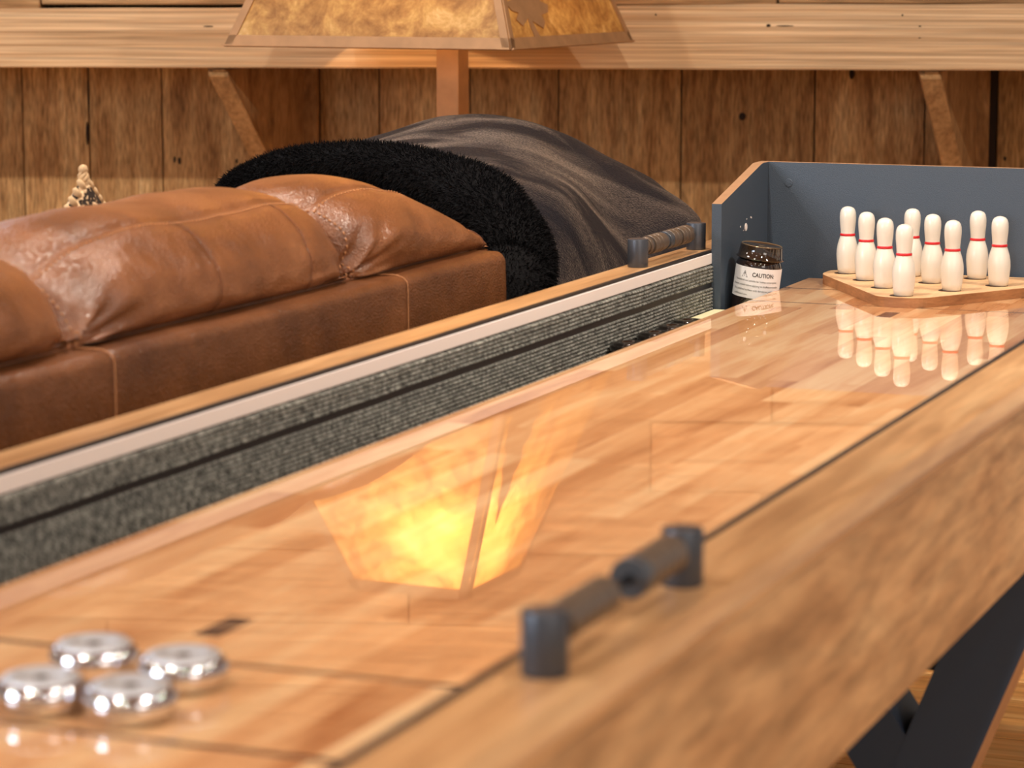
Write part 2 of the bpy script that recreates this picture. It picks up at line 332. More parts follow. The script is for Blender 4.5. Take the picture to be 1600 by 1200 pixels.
def lathe(prof, seg=48, mtx=None, bm=None):
    t = bmesh.new(); rings = []
    for r, z in prof:
        if r < 1e-6: rings.append([t.verts.new((0, 0, z))])
        else: rings.append([t.verts.new((r * math.cos(2 * PI * k / seg), r * math.sin(2 * PI * k / seg), z)) for k in range(seg)])
    for a, b in zip(rings, rings[1:]):
        for k in range(seg):
            k2 = (k + 1) % seg
            if len(a) == 1 and len(b) == 1: continue
            if len(a) == 1: t.faces.new((a[0], b[k], b[k2]))
            elif len(b) == 1: t.faces.new((a[k], a[k2], b[0]))
            else: t.faces.new((a[k], a[k2], b[k2], b[k]))
    bmesh.ops.recalc_face_normals(t, faces=t.faces[:])
    if mtx is not None: bmesh.ops.transform(t, matrix=mtx, verts=t.verts)
    if bm is None: return t
    addmesh(bm, t); return bm
def axis_m(p, d):
    q = Vector(d).to_track_quat('Z', 'Y'); return Matrix.Translation(Vector(p)) @ q.to_matrix().to_4x4()
def cyl(p0, p1, r, seg=32, bev=0.0, bm=None):
    p0 = Vector(p0); p1 = Vector(p1); h = (p1 - p0).length
    pr = [(0, 0), (r, 0), (r, h), (0, h)] if not bev else [(0, 0), (r - bev, 0), (r - bev * .3, bev * .3), (r, bev), (r, h - bev), (r - bev * .3, h - bev * .3), (r - bev, h), (0, h)]
    return lathe(pr, seg, axis_m(p0, p1 - p0), bm)
def tube(pts, rad, seg=10, bm=None, closed=False, caps=True):
    t = bmesh.new(); rings = []; n = len(pts); P_ = [Vector(p) for p in pts]
    up = Vector((0, 0, 1)); prev = None
    for i, p in enumerate(P_):
        d = (P_[min(i + 1, n - 1)] - P_[max(i - 1, 0)]).normalized()
        if prev is None:
            a = d.cross(up); a = a.normalized() if a.length > 1e-4 else Vector((1, 0, 0))
        else: a = (prev - d * prev.dot(d)).normalized()
        prev = a; b = d.cross(a); r = rad[i] if isinstance(rad, (list, tuple)) else rad
        rings.append([t.verts.new(p + a * r * math.cos(2 * PI * k / seg) + b * r * math.sin(2 * PI * k / seg)) for k in range(seg)])
    for A, Bq in zip(rings, rings[1:]):
        for k in range(seg): t.faces.new((A[k], A[(k + 1) % seg], Bq[(k + 1) % seg], Bq[k]))
    if caps: t.faces.new(rings[0]); t.faces.new(rings[-1])
    bmesh.ops.recalc_face_normals(t, faces=t.faces[:])
    if bm is None: return t
    addmesh(bm, t); return bm
def catmull(P, t):
    n = len(P) - 1; s = min(max(t * n, 0), n - 1e-9); i = int(s); f = s - i
    p0 = Vector(P[max(i - 1, 0)]); p1 = Vector(P[i]); p2 = Vector(P[i + 1]); p3 = Vector(P[min(i + 2, n)])
    return 0.5 * ((2 * p1) + (p2 - p0) * f + (2 * p0 - 5 * p1 + 4 * p2 - p3) * f * f + (3 * p1 - p0 - 3 * p2 + p3) * f ** 3)
def copy_tree(o, parent=None, delta=None):
    c = o.copy(); C.objects.link(c)
    if parent: c.parent = parent; c.matrix_parent_inverse = o.matrix_parent_inverse.copy()
    for ch in list(o.children): copy_tree(ch, c)
    return c
def structure(o): o['kind'] = 'structure'; return o

# ------------------------------------------------------------------ the room
def local_root_mesh(name, bm, mat, parent=None):
    """bm is in the wall's (u, v, z) frame"""
    ang = math.atan2(EX.y, EX.x)
    o = obj(name, bm, mat); o.location = WO; o.rotation_euler = (0, 0, ang)
    if parent: o.parent = parent; o.location = (0, 0, 0); o.rotation_euler = (0, 0, 0)
    return o
S_ = 6.6 / 4370
edges = [(-2.9), (-2.68), (-2.44), (-2.23), (-2.06), (-1.86), (-1.66), (-1.43), (18 - 800) * S_, (125 - 800) * S_, (243 - 800) * S_, (385 - 800) * S_, (495 - 800) * S_, (590 - 800) * S_, (734 - 800) * S_, (873 - 800) * S_, (1065 - 800) * S_, (1272 - 800) * S_, (1442 - 800) * S_, (1552 - 800) * S_, 1.32, 1.5, 1.74, 1.98, 2.2]
bm = bmesh.new()
for a, b in zip(edges, edges[1:]):
    box(bm, a + 0.0015, b - 0.0015, random.uniform(-.002, .003), 0.03, 0, 2.8, 0.0015, 1)
wall = local_root_mesh('wall_back', bm, M['plank']); structure(wall)
bm = B(-2.9, 2.2, 0.031, 0.08, 0, 2.8); wb = local_root_mesh('backing_board', bm, M['knot'], wall)
# knots and nail holes
for px, z, rx, rz in ((1328, 0.978, .006, .013), (1160, 0.877, .008, .009), (270, 0.765, .004, .009), (362, 0.765, .003, .006), (262, 0.768, .003, .008), (1473, 0.775, .004, .005), (1566, 0.782, .003, .005), (460, 0.86, .003, .004), (122, 0.83, .004, .03), (125, 0.92, .002, .04)):
    t = bmesh.new(); bmesh.ops.create_uvsphere(t, u_segments=12, v_segments=8, radius=1)
    for v in t.verts: v.co = Vector(((px - 800) * S_ + v.co.x * rx, -0.001 + v.co.y * 0.003, z + v.co.z * rz))
    local_root_mesh('knot_hole', t, M['knot'], wall)
# low plinth beam / shelf front standing on braces
def beam_poly():
    return
bm = bmesh.new()
n = 60; us = [-2.6 + 4.7 * i / n for i in range(n + 1)]
for v0, v1 in ((-0.44, -0.30),):
    rows = []
    for u in us:
        zb = 1.003 + 0.0022 * noise.noise(Vector((u * 3, 0, 1))); zt = 1.133 + 0.006 * (u + 1.2) + 0.003 * noise.noise(Vector((u * 2.5, 5, 1)))
        rows.append([bm.verts.new((u, v0, zb + .003)), bm.verts.new((u, v0 + .003, zb)), bm.verts.new((u, v1, zb)), bm.verts.new((u, v1, zt)), bm.verts.new((u, v0 + .004, zt)), bm.verts.new((u, v0, zt - .004))])
    for A, Q in zip(rows, rows[1:]):
        for k in range(6): bm.faces.new((A[k], A[(k + 1) % 6], Q[(k + 1) % 6], Q[k]))
    bm.faces.new(rows[0]); bm.faces.new(rows[-1][::-1])
bmesh.ops.recalc_face_normals(bm, faces=bm.faces[:])
beam = local_root_mesh('trim_1', bm, M['beam']); structure(beam)
for px, z, rx, rz in ((1225, 1.099, .005, .003), (1250, 1.0985, .02, .0012), (1457, 1.098, .003, .0015), (1457, 1.073, .003, .0012), (1430, 1.122, .002, .002), (348, 1.095, .012, .0012), (1051, 1.122, .002, .002)):
    t = bmesh.new(); bmesh.ops.create_uvsphere(t, u_segments=12, v_segments=8, radius=1)
    for v in t.verts: v.co = Vector(((px - 800) * S_ * 0.935 + v.co.x * rx, -0.4405 + v.co.y * 0.002, z + v.co.z * rz))
    local_root_mesh('knot_hole', t, M['knot'], beam)
bm = B(-2.6, 2.1, -0.30, 0.0, 1.10, 1.13); sh = local_root_mesh('shelf_board', bm, M['beam'], beam)
bm = bmesh.new()
zz = 1.142
for hgt, cuts in ((0.14, (-2.6, -1.02, 0.0, 0.62, 2.1)), (0.16, (-2.6, -0.7, 0.35, 2.1)), (0.15, (-2.6, -1.3, 0.6, 2.1)), (0.17, (-2.6, -0.2, 2.1)), (0.15, (-2.6, -0.9, 0.9, 2.1)), (.16, (-2.6, 0.1, 2.1)), (.16, (-2.6, 1.1, 2.1)), (.16, (-2.6, -.4, 2.1)), (.16, (-2.6, .4, 2.1)), (.15, (-2.6, .4, 2.1))):
    for a, b in zip(cuts, cuts[1:]):
        box(bm, a + .002, b - .002, -0.425 + random.uniform(-.004, .004), -0.36, zz + (0.004 if a > 0.3 else -0.013 if a < -2 and zz < 1.15 else 0.0), zz + hgt - .002, 0.003, 1)
    zz += hgt
up = local_root_mesh('trim_2', bm, M['board_up']); structure(up)
# two knee braces under the beam
def brace(px, name):
    u1 = (px - 800) * S_
    # runs along world -Y from the wall
    d = Vector((EX.dot(Vector((0, -1, 0))), EY.dot(Vector((0, -1, 0))), 0)); d = d / abs(d.y) * 0.43
    root = local_root_mesh('knee_brace', prism([Vector((u1 - .045, 0, 1.0)), Vector((u1 - .045, 0, 0.60)) , Vector((u1 - .045, 0, 0.60)) + d * 0.05, Vector((u1 - .045, 0, 1.0)) + d], (0.03, 0, 0), 0.002, 1), M['brace'])
    # diagonal front member, a little proud of the infill panel
    a = Vector((u1 - .052, 0, 0.575)) + d * 0.02; b = Vector((u1 - .052, 0, 0.985)) + d
    e = (b - a).normalized(); nrm = Vector((0, -1, 0)) - e * Vector((0, -1, 0)).dot(e); nrm.normalize()
    m = prism([a, a + nrm * 0.045 - e * .03, b + nrm * 0.0 , b - nrm * 0.05], (0.045, 0, 0), 0.002, 1)
    local_root_mesh('diagonal_strut', m, M['brace'], root)
    local_root_mesh('wall_post', B(u1 - .05, u1, -0.045, -.003, 0.45, 1.0, bev=.002), M['brace'], root)
    structure(root); root.name = name
brace(495, 'trim_3'); brace(1538, 'trim_4')
gap = local_root_mesh('trim_5', B((1540 - 800) * S_, (1550 - 800) * S_, -0.02, -0.004, 0.45, 1.0), M['knot']); structure(gap)  # solid dark strip stands in for the dark of an open gap

fl = bmesh.new(); y = -3.0
while y < 8.0:
    x = -6 + random.uniform(-1, 0)
    while x < 4:
        l = random.uniform(0.9, 1.8); box(fl, x + .001, x + l - .001, y + .0008, y + .119, -0.02, 0, 0.001, 1); x += l
    y += 0.12
f = obj('floor', fl, M['floor']); structure(f)
bm = B(-6, 4, -3, 8, 2.8, 2.86); cl = obj('ceiling', bm, M['ceiling']); structure(cl)
for i, (u, v) in enumerate(SPOTS):
    p = RM(u, v, 2.8)
    t = thing('recessed_ceiling_light', 'round recessed downlight set in the board ceiling, above the photo frame', 'ceiling light', p, 'recessed ceiling downlights')
    obj('trim_ring', lathe([(0.045, 0.0), (0.062, 0.0), (0.062, -0.008), (0.050, -0.012), (0.045, -0.004), (0.045, 0.0)], 32, Matrix.Translation(p)), M['white_metal'], t, True, 40)
    obj('lamp_lens', lathe([(0, -0.003), (0.0445, -0.003), (0.0445, 0.0), (0, 0.0)], 32, Matrix.Translation(p)), M['led'], t)

for k, (o_, sx, sy) in enumerate(((WL1, 1.4, 1.3), (WL2, 1.6, 1.2))):  # bare frames added around the two unseen area fills
    bm = bmesh.new(); hx, hy = sx / 2 + .005, sy / 2 + .005
    for a in ((-hx - .08, -hx, -hy - .08, hy + .08), (hx, hx + .08, -hy - .08, hy + .08), (-hx, hx, hy, hy + .08), (-hx, hx, -hy - .08, -hy)): box(bm, *a, -0.03, 0.05)
    q = obj('window_%d' % (k + 2), bm, M['beam']); q.location = o_.location; q.rotation_euler = o_.rotation_euler; structure(q)
win = local_root_mesh('window_1', B(-2.62, -1.44, -0.47, -0.43, 1.22, 2.32, bev=.004), M['beam']); structure(win)
for ux in (-2.57, -2.02):
    local_root_mesh('window_pane', B(ux, ux + 0.52, -0.475, -0.470, 1.27, 2.27), M['window'], win)
# ------------------------------------------------------------------ shuffleboard table
XC = -0.932; ZB = 0.75; ZR = 0.81
Y0, Y1 = 1.02, 4.18
T = thing('shuffleboard_table', 'long oak-sided shuffleboard table with glossy butcher-block playfield, grey carpeted gutters and slate backstop', 'game table', (XC, 2.6, 0))
obj('playfield', B(-1.16, -0.704, 1.33, 4.149, 0.706, ZB, bev=0.0016, seg=3), M['playfield'], T)
def rail(side):
    s = -1 if side == 'left' else 1
    xi = XC + s * 0.315; xo = -1.3035 if s < 0 else -0.5395
    a, b = (xo, xi) if s < 0 else (xi, xo)
    # rail profile: flat top with a small outer chamfer and a tall apron
    ch = 0.004 if s < 0 else 0.012
    pts = [(xi - s * 0.0, ZR), (xo - s * ch, ZR), (xo, ZR - ch * 0.9), (xo, 0.790), (xi, 0.790)]
    g = s * 0.006
    bm = prism([Vector((x + (g if i in (0, 4) else 0), Y0, z)) for i, (x, z) in enumerate(pts)], (0, Y1 - Y0, 0), 0.0012, 1)
    ro = obj('rail', bm, M['rail'], T)
    x0, x1 = sorted((xi, xi + g)); obj('edge_strip', B(x0, x1, Y0, Y1, 0.800, ZR + 0.0004), M['black'], ro)
    x0, x1 = sorted((xi + s * 0.0008, xi + s * 0.012)); x2 = sorted((xi - s * 0.0012, xi + s * 0.010))
    obj('trim_strip', B(x2[0], x2[1], Y0, Y1, 0.7905, 0.8065, bev=.001), M['pale'], ro)
    # ribbed carpet lining with a dark groove half way down
    prof = []
    def ribs(za, zb):
        nn = max(2, round((za - zb) / 0.0050))
        for k in range(nn * 6 + 1):
            z = za + (zb - za) * k / (nn * 6); prof.append((0.0032 * abs(math.sin(PI * nn * k / (nn * 6))) ** 0.7, z))
    prof.append((-0.004, 0.7895)); ribs(0.7885, 0.763); prof.append((-0.004, 0.7625)); prof.append((-0.004, 0.7565)); ribs(0.756, 0.712)
    bmc = bmesh.new(); ny = 160; prev = None
    for j in range(ny + 1):
        y = Y0 + 0.02 + (Y1 - Y0 - 0.04) * j / ny
        wv = 0.0008 * noise.noise(Vector((y * 9, 2, 0)))
        cur = [bmc.verts.new((xi - s * (p + 0.0005), y, z + wv)) for p, z in prof] + [bmc.verts.new((xi + s * 0.006, y, 0.712)), bmc.verts.new((xi + s * 0.006, y, 0.7895))]
        if prev:
            for k in range(len(cur)): bmc.faces.new((prev[k], prev[(k + 1) % len(cur)], cur[(k + 1) % len(cur)], cur[k]))
        prev = cur
    bmesh.ops.recalc_face_normals(bmc, faces=bmc.faces[:])
    obj('carpet_lining', bmc, M['carpet'], ro, True, 50)
    gx_ = sorted((xi - s * 0.0012, xi + s * 0.004)); obj('dark_groove', B(gx_[0], gx_[1], Y0 + .02, Y1 - .02, 0.7555, 0.7635), M['black'], ro)
    x0, x1 = sorted((xi + s * 0.012, xo + (-s) * 0.001)); 
    obj('apron', B(min(x0, x1), max(x0, x1) , Y0, Y1, 0.617, 0.7898, bev=0.0015), M['apron'], ro)
    return ro
RL = rail('left'); RR = rail('right')
obj('end_apron', B(-1.29, -0.55, Y1 - 0.014, Y1, 0.617, 0.79, bev=.001), M['apron'], T)
obj('end_apron', B(-1.29, -0.55, Y0, Y0 + 0.02, 0.617, ZR, bev=.001), M['apron'], T)
obj('gutter_floor', B(-1.243, -0.62, Y0 + .02, Y1 - .015, 0.680, 0.7118), M['gutter'], T)
# backstop box at the far end: bevelled side panels and a tall back panel
ZT = 0.927
def side_panel(xa, xb):
    pts = [(3.926, 0.7042), (3.926, 0.880), (3.945, 0.890), (4.135, 0.924), (4.152, ZT), (4.165, ZT), (4.165, 0.7042)]
    pts = [(3.926, 0.7042), (3.926, 0.880), (4.130, ZT - .001), (4.142, ZT), (4.165, ZT), (4.165, 0.7042)]
    bm = bmesh.new(); bmt = prism([Vector((xa, y, z)) for y, z in pts], (xb - xa, 0, 0), 0.0, 1)
    bmt.faces.ensure_lookup_table(); bmesh.ops.recalc_face_normals(bmt, faces=bmt.faces[:])
    o = obj('side_panel', bmt, [M['slate'], M['mdf']], T)
    for p in o.data.polygons:
        if p.normal.z > 0.3: p.material_index = 1
    return o
SPn = side_panel(-1.2465, -1.2315); side_panel(-0.6325, -0.6175)
bp = obj('back_panel', B(-1.2465, -0.6175, 4.1655, 4.1795, 0.7042, ZT), [M['slate'], M['mdf']], T)
for p in bp.data.polygons:
    if p.normal.z > 0.3: p.material_index = 1
# screw hole with chipped paint on the inner face of the left side panel
obj('screw_hole', lathe([(0, 0.0008), (0.0058, 0.0008), (0.0062, 0.0), (0, 0.0)], 24, axis_m((-1.2315, 4.05, 0.835), (1, 0, 0))), M['pale'], SPn)
for dy, dz, r in ((-0.028, 0.003, .0014), (0.004, 0.012, .0012), (0.025, 0.013, .0016), (0.029, 0.012, .0014), (-0.012, -0.004, .001), (-.03, -.045, .0012)):
    obj('paint_chip', lathe([(0, 0.0005), (r, 0.0004), (r, 0), (0, 0)], 8, axis_m((-1.2315, 4.05 + dy, 0.835 + dz), (1, 0, 0))), M['pale'], SPn)
obj('screw_cap', lathe([(0, 0.001), (0.006, 0.0008), (0.0065, 0.0), (0, 0)], 20, axis_m((-1.198, 4.1655, 0.895), (0, -1, 0))), M['slate'], bp)
# crossed legs
def plank_leg(xt, xb, y, wdt, zt=0.617):
    """front faces camera, slanted board from (xt, zt) to (xb, 0)"""
    pts = [(xt - wdt / 2, zt), (xt + wdt / 2, zt), (xb + wdt / 2, 0.001), (xb - wdt / 2, 0.001)]
    o = obj('leg', prism([Vector((x, y, z)) for x, z in pts], (0, 0.095, 0)), [M['leg_black'], M['mdf']], T)
    for p in o.data.polygons:
        if abs(p.normal.x) > 0.4 and xt > xb: p.material_index = 1
    return o
for yb in (3.0, 1.6):
    if yb == 3.0:
        plank_leg(-0.5745, -0.815, yb, 0.088, 0.6165); plank_leg(-0.925, -0.518, yb + 0.0005, 0.086, 0.6165)
        plank_leg(-1.2895, -1.049, yb, 0.088, 0.6165)
    obj('leg_brace', B(-1.25, -0.68, yb + 0.096, yb + 0.116, 0.42, 0.6165), M['leg_black'], T)  # dark panel added behind the legs to fill the gap with black
# score counters on both rails
def counter(x, ya, yb, beads, rail_o):
    sc = bpy.data.objects.new('score_counter', None); C.objects.link(sc); sc.location = (x, (ya + yb) / 2, ZR)
    sc.parent = T; sc.matrix_parent_inverse = world_of(T).inverted()
    for y in (ya, yb):
        obj('post', cyl((x, y, ZR), (x, y, ZR + 0.040), 0.0145, 40, 0.0012), M['postmetal'], sc, True, 40)
    obj('rod', cyl((x, ya + 0.01, ZR + 0.027), (x, yb - 0.01, ZR + 0.027), 0.003, 16), M['rod'], sc, True, 40)
    for y0, l, r, mk in beads:
        z = ZR + 0.027; c = 0.0008 if l < .02 else 0.0012
        prof = [(0.0034, 0), (r - c, 0), (r, c), (r, l - c), (r - c, l), (0.0034, l), (0.0034, 0)]
        obj('bead', lathe(prof, 36, axis_m((x, y0, z), (0, 1, 0))), M[mk], sc, True, 35)
    return sc
bl = []; y = 3.689
for k, (l, r, mk) in enumerate([(.011, .0105, 'bead'), (.009, .0125, 'bead'), (.008, .0105, 'bead_dark'), (.016, .0135, 'bead'), (.013, .0135, 'bead'), (.014, .0138, 'bead'), (.012, .0128, 'bead'), (.010, .0115, 'bead_dark'), (.016, .0132, 'bead_dark'), (.016, .0138, 'bead'), (.014, .0138, 'bead'), (.010, .011, 'bead_dark'), (.014, .0135, 'bead'), (.014, .0135, 'bead'), (.016, .0138, 'bead'), (.012, .012, 'bead_dark')]):
    bl.append((y, l * 0.985, r, mk)); y += l * 1.04
counter(-1.2745, 3.674, 3.938, bl, RL)
br = []; y = 1.528
for k in range(6): br.append((y, 0.0138, 0.0125, 'bead')); y += 0.0142
y = 1.661
for k in range(6): br.append((y, 0.0138, 0.0134, 'bead' if k else 'bead_dark')); y += 0.0142
counter(-0.581, 1.510, 1.772, br, RR)

# ------------------------------------------------------------------ pin rack and pins
pin_pts = []
for rrow in range(4):
    for k in range(rrow + 1): pin_pts.append((-0.937 - 0.05 * rrow + 0.1 * k, 3.853 + 0.0866 * rrow - (0.006 if rrow == 3 else 0)))
ZK = ZB + 0.0145
def rounded(poly, r, n=6):
    out = []
    L_ = len(poly)
    for i in range(L_):
        p = Vector(poly[i]); a = (Vector(poly[i - 1]) - p); b = (Vector(poly[(i + 1) % L_]) - p)
        rr = min(r, a.length * .45, b.length * .45); a = a.normalized(); b = b.normalized()
        for k in range(n + 1):
            t = k / n; out.append((p + a * rr * (1 - t) ** 2 + b * rr * t ** 2))
    return out
poly = [(-0.967, 3.828), (-0.907, 3.828), (-0.752, 4.085), (-0.752, 4.147), (-1.122, 4.147), (-1.122, 4.085)]
rp = rounded(poly, 0.022)
bm = prism([Vector((p.x, p.y, ZB + 0.0002)) for p in rp], (0, 0, 0.0143), 0)
rack = obj('pin_rack', bm, [M['rack'], M['rack_edge']])
for p in rack.data.polygons:
    if abs(p.normal.z) < 0.5: p.material_index = 1
tag(rack, 'triangular light wooden pin rack with rounded corners on the far end of the playfield', 'pin rack')
for x, y in pin_pts:
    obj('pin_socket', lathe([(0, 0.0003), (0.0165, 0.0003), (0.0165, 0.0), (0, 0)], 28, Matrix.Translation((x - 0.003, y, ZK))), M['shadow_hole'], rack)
PROF = [(0, 0), (0.0125, 0), (0.0138, 0.001), (0.0150, 0.010), (0.0160, 0.020), (0.0166, 0.028), (0.0163, 0.036), (0.0150, 0.044), (0.0130, 0.051), (0.0112, 0.0565), (0.0107, 0.0585), (0.0106, 0.0605), (0.0108, 0.0640), (0.0114, 0.071), (0.0122, 0.079), (0.0125, 0.086), (0.0121, 0.092), (0.0108, 0.0965), (0.0085, 0.0995), (0.005, 0.1012), (0.0022, 0.1018), (0, 0.102)]
labels = ['white bowling pin at the front tip of the rack',
 'white pin second from the front on the rack\'s left edge', 'white pin on the rack\'s right edge just behind the front tip pin',
 'white pin third from the front on the rack\'s left edge', 'ivory pin in the very middle of the rack, surrounded by the others', 'white pin on the rack\'s right edge, rightmost one in the photo',
 'white pin at the far left corner of the rack, leftmost of all', 'ivory pin half hidden behind the front tip pin, in the back row', 'ivory pin in the back row, second from the right corner, against the slate panel', 'white pin at the far right corner of the rack, out past the photo\'s edge']
protop = None
for i, (x, y) in enumerate(pin_pts):
    if protop is None:
        t = thing('bowling_pin', labels[i], 'bowling pin', (x, y, ZK + 0.0004), 'pins on the rack')
        obj('pin_body', lathe(PROF, 40, Matrix.Translation((x, y, ZK + .0004))), M['pin'], t, True)
        obj('red_band', lathe([(0.0111, 0.0572), (0.0116, 0.0576), (0.0113, 0.0606), (0.0109, 0.061)], 40, Matrix.Translation((x, y, ZK + .0004))), M['red'], t, True)
        protop = t
    else:
        t = copy_tree(protop); t.location = (x, y, ZK + .0004); t['label'] = labels[i]; t.rotation_euler = (0, 0, i)
# ------------------------------------------------------------------ pucks
PR = 0.0282
def puck(loc, label, group, chrome=True, tilt=(0, 0, 0)):
    t = thing('shuffleboard_puck', label, 'puck', (0, 0, 0), group)
    body = [(0, 0.0), (0.020, 0.0), (0.0235, 0.0008), (0.0262, 0.0035), (0.0278, 0.0075), (PR, 0.0105), (0.0276, 0.0135), (0.0258, 0.0158), (0.0240, 0.0168), (0.0235, 0.0170), (0, 0.0170)]
    obj('puck_body', lathe(body, 64), M['chrome' if chrome else 'puckblack'], t, True, 50)
    cap = [(0.0235, 0.0166), (0.0232, 0.0180), (0.0215, 0.0192), (0.0185, 0.0198), (0.013, 0.0196), (0.0115, 0.0185), (0.0085, 0.0178), (0.0075, 0.0176), (0, 0.0176), ]
    obj('cap', lathe(cap, 64), M['cap' if chrome else 'puckblack'], t, True, 50)
    obj('cap_centre', lathe([(0, 0.0186), (0.0035, 0.0184), (0.0045, 0.0177), (0, 0.0177)], 32), M['capdark' if chrome else 'puckblack'], t, True, 50)
    if chrome:
        for ch in t.children:
            ch.data.transform(Matrix.Diagonal((1.10, 1.10, 1.22, 1)))
    t.location = loc; t.rotation_euler = tilt
    return t
p0 = puck((-0.878, 1.606, ZB + .0002), 'chrome puck rightmost of the cluster of four on the playfield', 'chrome pucks')
for (x, y), lb in (((-0.872, 1.524), 'chrome puck nearest the camera in the cluster of four'), ((-0.936, 1.520), 'chrome puck at the far left of the cluster, touching the picture edge'), ((-0.950, 1.612), 'chrome puck at the back of the cluster, farthest up the table')):
    c = copy_tree(p0); c.location = (x, y, ZB + .0002); c['label'] = lb; c.rotation_euler = (0, 0, random.uniform(0, 6))
gx = -1.2155
b0 = None
for (y, tl), lb in zip(((3.475, 0.0), (3.585, 0.0), (3.662, 0.0), (3.728, 0.0)), ('black puck lying in the left gutter, nearest and apart from the other three', 'black puck in the left gutter, second one from the near end', 'black puck in the left gutter, third one from the near end', 'black puck in the left gutter beside the pale slat, farthest of four')):
    if b0 is None:
        b0 = puck((gx, y, 0.7165), lb, 'black pucks in the left gutter', False, (0, 0, 0)); t = b0
    else:
        t = copy_tree(b0); t['label'] = lb
    t.location = (gx, y, 0.7122); t.rotation_euler = (0, 0, 0)
slat = obj('wooden_slat', B(-1.2415, -1.166, 3.762, 3.9225, 0.7122, 0.7235, bev=.001), M['slat']); tag(slat, 'pale yellowish slat lying in the left gutter just before the backstop', 'slat')

# ------------------------------------------------------------------ wax jar
JT = Vector((-1.183, 3.974, 0.815)); JB = Vector((-1.1970, 3.974, 0.7065)); JD = (JT - JB)
JD.normalize(); JH = 0.110
jar = thing('wax_powder_jar', 'small dark amber jar with smoked clear lid and white CAUTION label tilted in the gutter', 'jar', JB)
# local frame: z along the jar, -y facing the camera
zax = JD; tocam = Vector((0, 0, CAMZ)) - JB; tocam = (tocam - zax * tocam.dot(zax)).normalized(); yax = -tocam; xax = yax.cross(zax).normalized()
JM = Matrix(((xax.x, yax.x, zax.x, JB.x), (xax.y, yax.y, zax.y, JB.y), (xax.z, yax.z, zax.z, JB.z), (0, 0, 0, 1)))
JR = 0.0345
obj('jar_body', lathe([(0, 0.008), (JR - .004, 0.008), (JR - .001, .011), (JR, 0.016), (JR, 0.082), (JR - .002, 0.088), (JR - .004, 0.091), (0, 0.091)], 64, JM), M['jar'], jar, True, 40)
obj('lid', lathe([(JR - .0055, 0.0915), (JR + .0012, 0.0915), (JR + .0016, 0.0925), (JR + .0010, 0.0935), (JR - .0006, 0.0950), (JR - .0022, 0.106), (JR - .0026, 0.1105), (JR - .0045, 0.1115), (JR - .006, 0.1105), (0, 0.1100), (0, 0.1075), (JR - .007, 0.1075), (JR - .0055, 0.0915)], 64, JM), M['lid'], jar, True, 40)
obj('lid_top', lathe([(0, 0.1101), (JR - .0062, 0.1101), (JR - .0048, 0.1116), (JR - .0040, 0.1118), (JR - .0036, 0.1112)], 48, JM), M['lidtop'], jar, True, 40)  # tan of this disc stands for the reflection on the lid
def wrap(x, z, r): a = x / r; return JM @ Vector((r * math.sin(a), -r * math.cos(a), z))
bm = bmesh.new(); prev = None; rl = JR + 0.0003
for k in range(61):
    x = -0.05 + 0.1 * k / 60; cur = [bm.verts.new(wrap(x, z, rl)) for z in (0.034, 0.080)]
    if prev: bm.faces.new((prev[0], cur[0], cur[1], prev[1]))
    prev = cur
lab = obj('label_sheet', bm, M['label'], jar, True)
def text_on_jar(s, x0, z0, size, bold=False, width=None):
    cu = bpy.data.curves.new('txt', 'FONT'); cu.body = s; cu.size = size; cu.resolution_u = 3
    if bold: cu.offset = size * 0.022
    o = bpy.data.objects.new('txt', cu); C.objects.link(o)
    bpy.context.view_layer.update()
    me = bpy.data.meshes.new_from_object(o.evaluated_get(bpy.context.evaluated_depsgraph_get()))
    w_ = max(v.co.x for v in me.vertices) or 1; k = (width / w_) if width else 1
    t = bmesh.new(); t.from_mesh(me)
    long = [e for e in t.edges if e.calc_length() > 0.004]
    for v in t.verts: v.co = wrap(x0 + v.co.x * k, z0 + v.co.y, rl + 0.0002)
    bpy.data.objects.remove(o); bpy.data.curves.remove(cu); bpy.data.meshes.remove(me)
    return obj('printed_text', t, M['ink'], lab)
text_on_jar('CAUTION:', -0.0085, 0.0668, 0.0088, True, 0.0345)
text_on_jar('This material not suitable for human consumption.', -0.038, 0.0588, 0.0042, False, 0.072)
text_on_jar('Remove crystals before applying to shuffleboard surface.', -0.040, 0.0518, 0.0042, False, 0.078)
text_on_jar('Dry polished surface with furniture polish or', -0.038, 0.0448, 0.0042, False, 0.070)
text_on_jar('shuffleboard wax.', -0.038, 0.0378, 0.0042, False, 0.026)
bm = bmesh.new()
tri = [(-0.0255, 0.0645), (-0.0155, 0.0645), (-0.0205, 0.0745)]
for i in range(3):
    a = tri[i]; b = tri[(i + 1) % 3]; cx = -0.0205; cz = 0.0678
    q = [a, b, (b[0] + (cx - b[0]) * .17, b[1] + (cz - b[1]) * .17), (a[0] + (cx - a[0]) * .17, a[1] + (cz - a[1]) * .17)]
    bm.faces.new([bm.verts.new(wrap(x, z, rl + .0002)) for x, z in q])
bm.faces.new([bm.verts.new(wrap(x, z, rl + .0002)) for x, z in ((-.0210, .0678), (-.0200, .0678), (-.0198, .0715), (-.0212, .0715))])
bm.faces.new([bm.verts.new(wrap(x, z, rl + .0002)) for x, z in ((-.0210, .0660), (-.0200, .0660), (-.0200, .0670), (-.0210, .0670))])
obj('warning_triangle', bm, M['ink'], lab)

